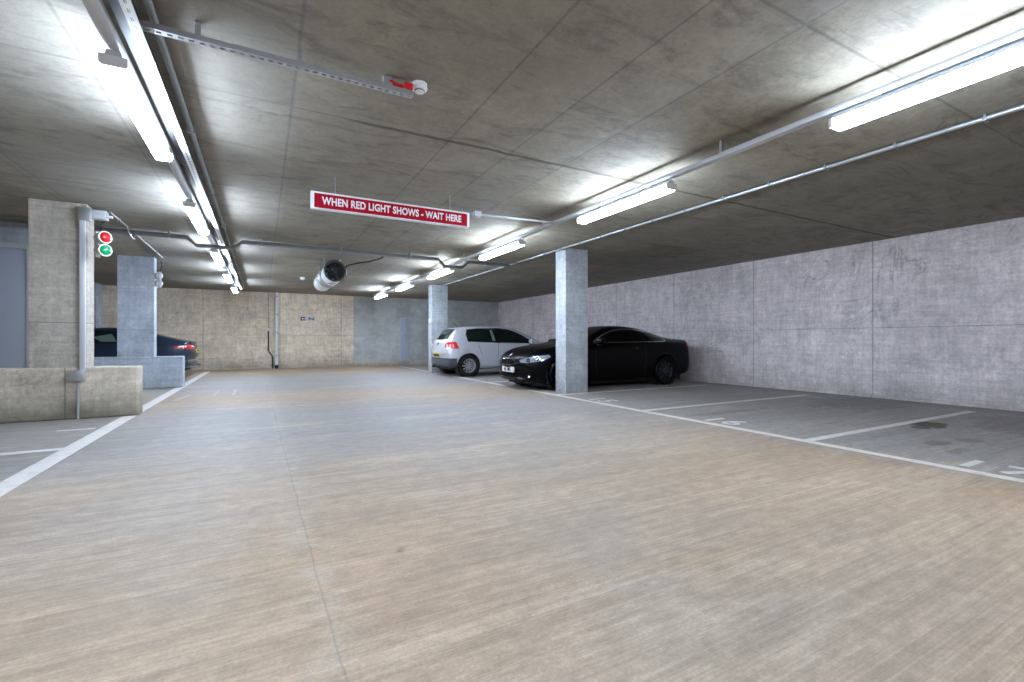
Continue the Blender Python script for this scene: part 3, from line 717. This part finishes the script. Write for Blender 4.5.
# rear quarter + rear door glass, front door glass
sides(g, 'side_window', [(.68, 1.00), (.66, 1.20), (.72, 1.35), (1.0, 1.385), (1.66, 1.40), (1.60, .965), (1.0, .985)], 'glass')
sides(g, 'side_window', [(1.68, .965), (1.74, 1.40), (2.0, 1.385), (2.25, 1.32), (2.55, 1.19), (2.90, .985), (2.9, .945)], 'glass')
sides(g, 'window_surround', [(1.585, .96), (1.64, 1.405), (1.76, 1.405), (1.70, .955)], 'blackgl', off=.006)
g.strip('window_divider', [(1.02, .985), (1.04, 1.38)], .03, 'blackgl', 'right', off=.007); g.strip('window_divider', [(1.02, .985), (1.04, 1.38)], .03, 'blackgl', 'left', off=.007)
for f in ('left', 'right'):
    g.patch('painted_glint', [(1.47, 1.02), (1.44, 1.34), (1.52, 1.345), (1.56, 1.02)], 'glint_tint', f, off=.005) if f == 'right' else None  # pale quad painted on the window as a glint
g.patch('rear_window', [(-.50, 1.06), (.50, 1.06), (.46, 1.36), (-.46, 1.36)], 'glass', 'rear')
g.patch('roof_spoiler', [(-.50, 1.365), (.50, 1.365), (.49, 1.40), (-.49, 1.40)], 'silver', 'rear', off=.03, depth=.05)
g.patch('windscreen', [(2.30, -.54), (2.30, .54), (3.10, .60), (3.10, -.60)], 'glass', 'top')
for sg in (-1, 1):
    cr = (sg, 1, .10, R(40))
    lamp = g.patch('tail_lamp', [(-.20, .80), (.16, .80), (.24, .85), (.24, .93), (.16, .985), (-.10, .99), (-.13, .95)], 'taillamp', cr, off=.008, edge=.04)
    for (aa, zz) in ((.02, .895), (.14, .89)):
        g.patch('lamp_lens', [(aa+.034*math.cos(k*.7854), zz+.036*math.sin(k*.7854)) for k in range(8)], 'white', cr, off=.016, parent=lamp)
# dark lower bumper, wrapping
g.split('bumper', 'bumper', .53, .345)
sides(g, 'sill_strip', [(1.08, .22), (2.92, .22), (2.92, .27), (1.08, .27)], 'black', off=.006)
g.patch('emblem', [(.055*math.cos(a*.3927), .92+.055*math.sin(a*.3927)) for a in range(16)], 'chrome', 'rear', off=.012)
g.patch('emblem_letter', [(-.035, .955), (-.012, .885), (0, .91), (.012, .885), (.035, .955), (.024, .955), (.012, .915), (0, .94), (-.012, .915), (-.024, .955)], 'bumper', 'rear', off=.016)
p = g.patch('number_plate', [(-.26, .555), (.26, .555), (.26, .665), (-.26, .665)], 'plateyellow', 'rear', off=.014)
for k in range(7):
    y = .19-k*.055-(.03 if k > 3 else 0); g.patch('plate_character', [(y, .58), (y-.035, .58), (y-.035, .64), (y-.028, .64), (y-.028, .60), (y-.01, .60), (y-.01, .64), (y, .64)], 'blackgl', 'rear', off=.019, parent=p)
for ln in ([(1.65, .96), (1.62, .8), (1.62, .27)], [(2.72, .93), (2.70, .6), (2.66, .27)], [(.98, .985), (1.03, .80), (1.10, .62)]): sstrip(g, 'shut_line', curve(ln, 1), .009, 'bumper', off=.0025)
sides(g, 'door_handle', [(1.10, .83), (1.28, .825), (1.28, .86), (1.10, .865)], 'silver', off=.03, depth=.03, smooth_poly=1)
sides(g, 'door_handle', [(1.80, .815), (1.98, .81), (1.98, .845), (1.80, .85)], 'silver', off=.03, depth=.03, smooth_poly=1)
sides(g, 'rub_strip', [(1.12, .50), (2.62, .50), (2.62, .525), (1.12, .525)], 'silver', off=.012, depth=.014)
mirror_(g, 2.72, 1.0, 'silver', .86)
g.patch('headlamp', [(.50, .62), (.80, .66), (.80, .80), (.55, .76)], 'lamplens', 'front'); g.patch('headlamp', [(-.50, .62), (-.80, .66), (-.80, .80), (-.55, .76)], 'lamplens', 'front')
g.patch('grille', [(-.42, .35), (.42, .35), (.36, .66), (-.36, .66)], 'black', 'front')
o = obj('aerial', MB().cyl((.72, 0, 1.44), (.50, 0, 1.60), .006), 'black', g.t)
o = obj('exhaust', MB().cyl((.05, .48, .25), (.5, .48, .27), .028), 'alloydark', g.t)
obj('underbody', MB().box(.25, 3.95, -.62, .62, .20, .42), 'black', g.t)

# ---- black coupe: nose to the aisle (rotated half a turn)
b = Car('coupe_car', 'black two door coupe parked nose out beside the near column', 4.82,
    T=[(0, .62), (.03, .82), (.08, .98), (.14, 1.045), (.35, 1.06), (.75, 1.10), (1.1, 1.21), (1.5, 1.315), (1.9, 1.365), (2.25, 1.372), (2.55, 1.335), (2.85, 1.24), (3.15, 1.10), (3.42, .985), (3.7, .95), (4.2, .885), (4.5, .82), (4.68, .73), (4.77, .64), (4.82, .52)],
    B=[(0, .56), (.14, .95), (.8, .985), (1.6, .96), (2.6, .93), (3.4, .90), (4.2, .80), (4.6, .66), (4.82, .46)],
    Bo=[(0, .36), (.1, .25), (.6, .18), (2, .12), (3.6, .12), (4.6, .16), (4.82, .22)],
    W=[(0, .80), (.15, .86), (.6, .905), (1.2, .928), (2.5, .91), (3.6, .925), (4.3, .89), (4.7, .80), (4.82, .72)],
    WT=[(0, .74), (.3, .72), (.7, .64), (1.2, .56), (1.8, .555), (2.4, .56), (2.9, .60), (3.3, .68), (3.6, .74), (4.2, .72), (4.82, .55)],
    wheels=(1.07, 3.94), wr=.335, paint='carblack', loc=(9.80, 9.10, 0), rz=math.pi-R(1.2), bow=(.16, .22))
b.t.scale = (1.035, 1.055, 1.055)
for wx in (1.07, 3.94):
    for sy in (1, -1): b.wheel(wx, sy, 'alloydark', 10, .03, tyre='carblack')
dlo = [(3.08, .985), (2.80, 1.13), (2.5, 1.235), (2.15, 1.285), (1.75, 1.28), (1.35, 1.225), (1.08, 1.14), (.98, 1.06), (1.03, 1.01), (1.3, 1.0), (2.2, .99)]
sides(b, 'side_window', dlo, 'glass_black')
for f in ('left', 'right'):
    top = curve([dlo[0]]+dlo[1:9], 2); b.strip('window_trim', top, .022, 'chrome', f, off=.006); b.strip('window_trim', [(1.03, 1.008), (1.3, 1.0), (2.2, .987), (3.08, .98)], .014, 'chrome', f, off=.006)
    b.strip('window_divider', [(1.62, .995), (1.70, 1.285)], .03, 'blackgl', f, off=.005)
b.patch('windscreen', [(2.62, -.50), (2.62, .50), (3.36, .64), (3.36, -.64)], 'glass', 'top')
b.patch('rear_window', [(.82, -.55), (.82, .55), (1.6, .47), (1.6, -.47)], 'glass_black', 'top')
for ln in ([(1.70, .985), (1.66, .7), (1.72, .24)], [(3.10, .96), (3.12, .6), (3.08, .22)]): sstrip(b, 'shut_line', curve(ln, 1), .008, 'black', off=.002)
sides(b, 'door_handle', [(1.78, .84), (2.0, .835), (2.0, .865), (1.78, .87)], 'carblack', off=.03, depth=.03, smooth_poly=1)
mirror_(b, 3.02, 1.0, 'carblack', .88)
for sg in (-1, 1):
    f = 'left' if sg > 0 else 'right'
    cr = (-sg, -1, 4.62, R(42))
    hl = b.patch('headlamp', [(.34, .575), (.38, .62), (.20, .675), (-.02, .71), (-.24, .735), (-.28, .69), (-.16, .625), (.0, .59), (.2, .57)], 'lamplens', cr, off=.008, edge=.04)
    for (aa, zz, rr) in ((.16, .622, .040), (-.02, .65, .045)):
        b.patch('lamp_ring', [(aa+rr*math.cos(k*.628), zz+rr*math.sin(k*.628)) for k in range(10)], 'blackgl', cr, off=.014, parent=hl)
        b.patch('lamp_bulb', [(aa+rr*.5*math.cos(k*.628), zz+rr*.5*math.sin(k*.628)) for k in range(10)], 'chrome', cr, off=.018, parent=hl)
    kd = b.patch('kidney_grille', [(sg*.015, 0.535), (sg*.02, 0.635), (sg*.05, 0.650), (sg*.26, 0.635), (sg*.285, 0.595), (sg*.26, 0.535), (sg*.20, 0.520), (sg*.04, 0.520)], 'chrome', 'front', off=.010)
    b.patch('grille_opening', [(sg*.022, 0.529), (sg*.028, 0.629), (sg*.055, 0.641), (sg*.255, 0.627), (sg*.276, 0.595), (sg*.254, 0.541), (sg*.20, 0.527), (sg*.04, 0.527)], 'dark', 'front', off=.015, parent=kd)
    b.patch('tail_lamp', [(.04, .80), (.06, .93), (.20, .96), (.34, .93), (.24, .83)], M['tl_dark'] if 'tl_dark' in M else 'taillamp', f, off=.006)
    fog = b.patch('fog_lamp', [(sg*(.66+.03*math.cos(a*.628)), .29+.026*math.sin(a*.628)) for a in range(10)], 'lamplens', 'front', off=.008)
    b.strip('side_repeater', [(4.05, .62), (4.15, .625)], .02, 'chrome', f, off=.006)
b.patch('lower_grille', [(-.50, .21), (.50, .21), (.56, .33), (-.56, .33)], 'dark', 'front', off=.006)
fx = max(b.bvh.ray_cast(Vector((8, yy, .42)), Vector((-1, 0, 0)))[0].x for yy in (0, .1))
p = obj('number_plate', MB().box(fx-.01, fx+.022, -.26, .26, .36, .475, .004), 'platewhite', b.t)
# plate lettering, reads in the car's front direction (+x)
me_m = Matrix.Translation((fx+.026, .0, .4175)) @ Matrix.Rotation(R(90), 4, 'Z') @ Matrix.Rotation(R(90), 4, 'X')
text_obj('plate_lettering', 'AJ  MC', .10, .003, 'blackgl', p, me_m, .001, 1.05, 1.0)
b.patch('emblem', [(.038*math.cos(a*.3927), .715+.03*math.sin(a*.3927)) for a in range(16)], 'chrome', 'front', off=.012)
b.patch('emblem_centre', [(.024*math.cos(a*.3927), .715+.019*math.sin(a*.3927)) for a in range(16)], 'bluegrey', 'front', off=.016)
obj('underbody', MB().box(.35, 4.4, -.68, .68, .09, .42), 'black', b.t)  # black box shaped low and wide to deepen shade under the car
for sg in (-.45, .45): obj('exhaust', MB().cyl((.05, sg, .27), (.5, sg, .28), .035), 'chrome', b.t)

# ---- dark navy fastback, tail to the aisle, nose to -X
n_ = Car('fastback_car', 'dark navy fastback car parked behind the far left parapet, tail to the aisle', 4.6,
    T=[(0, .66), (.03, .84), (.07, .98), (.10, 1.045), (.25, 1.08), (.7, 1.19), (1.2, 1.33), (1.7, 1.435), (2.1, 1.465), (2.5, 1.43), (2.9, 1.30), (3.3, 1.11), (3.5, 1.03), (4.0, .92), (4.4, .80), (4.55, .66), (4.6, .52)],
    B=[(0, .60), (.1, .97), (.8, 1.0), (1.8, .98), (2.8, .96), (3.6, .92), (4.2, .82), (4.6, .45)],
    Bo=[(0, .38), (.1, .29), (.6, .22), (2, .18), (3.6, .18), (4.5, .22), (4.6, .3)],
    W=[(0, .82), (.15, .87), (.6, .91), (1.2, .92), (3, .91), (4.1, .88), (4.6, .74)],
    WT=[(0, .74), (.3, .68), (.7, .60), (1.2, .57), (2.4, .58), (2.9, .61), (3.4, .70), (4.6, .6)],
    wheels=(.95, 3.70), wr=.33, paint='carnavy', loc=(-1.74, 17.35, 0), rz=math.pi, bow=(.20, .28))
for wx in (.95, 3.70):
    for sy in (1, -1): n_.wheel(wx, sy, 'alloy', 10, .03)
sides(n_, 'side_window', curve([(3.1, 1.01), (2.85, 1.16), (2.5, 1.31), (2.1, 1.375), (1.7, 1.34), (1.2, 1.21), (.95, 1.09), (1.1, 1.03), (2.2, 1.01)], 1), 'glass')
n_.patch('painted_glint', [(2.15, 1.05), (2.35, 1.18), (1.95, 1.27), (1.8, 1.05)], 'glint_tint', 'left', off=.006)  # glint painted on the side window as a pale patch
n_.patch('rear_window', [(.35, -.52), (.35, .52), (1.35, .46), (1.35, -.46)], 'glass_black', 'top')
n_.patch('windscreen', [(2.55, -.5), (2.55, .5), (3.4, .64), (3.4, -.64)], 'glass', 'top')
n_.patch('spoiler', [(-.62, .985), (.62, .985), (.60, 1.03), (-.60, 1.03)], 'carnavy', 'rear', off=.035, depth=.05)
for sg in (-1, 1):
    f = 'left' if sg > 0 else 'right'
    cr = (sg, 1, .12, R(40))
    tl = n_.patch('tail_lamp', [(-.26, .86), (.0, .83), (.38, .84), (.40, .93), (.1, .96), (-.28, .92)], 'taillamp', cr, off=.008, edge=.04)
    n_.patch('lamp_lens', [(-.20, .89), (-.20, .925), (-.04, .93), (-.04, .89)], 'white', cr, off=.014, parent=tl)
    n_.patch('lamp_lens', [(.2, .90), (.2, .93), (.36, .92), (.36, .90)], 'white', cr, off=.014, parent=tl)
p = n_.patch('number_plate', [(-.26, .72), (.26, .72), (.26, .83), (-.26, .83)], 'plateyellow', 'rear', off=.012)
for k in range(7):
    y = .2-k*.058; n_.patch('plate_character', [(y, .745), (y-.02, .745), (y-.02, .805), (y, .805)], 'blackgl', 'rear', off=.017, parent=p)
n_.patch('bumper_insert', [(-.6, .34), (.6, .34), (.56, .42), (-.56, .42)], 'bumper', 'rear', off=.008)
sstrip(n_, 'bumper_trim', [(.03, .50), (.35, .49)], .015, 'chrome'); n_.strip('bumper_trim', [(-.75, .49), (.75, .49)], .015, 'chrome', 'rear')
mirror_(n_, 2.95, 1.03, 'carnavy', .88)
obj('underbody', MB().box(.25, 4.35, -.65, .65, .19, .42), 'black', n_.t)
for sg in (-.5, .5): obj('exhaust', MB().cyl((-.01, sg, .30), (.4, sg, .31), .04), 'chrome', n_.t)
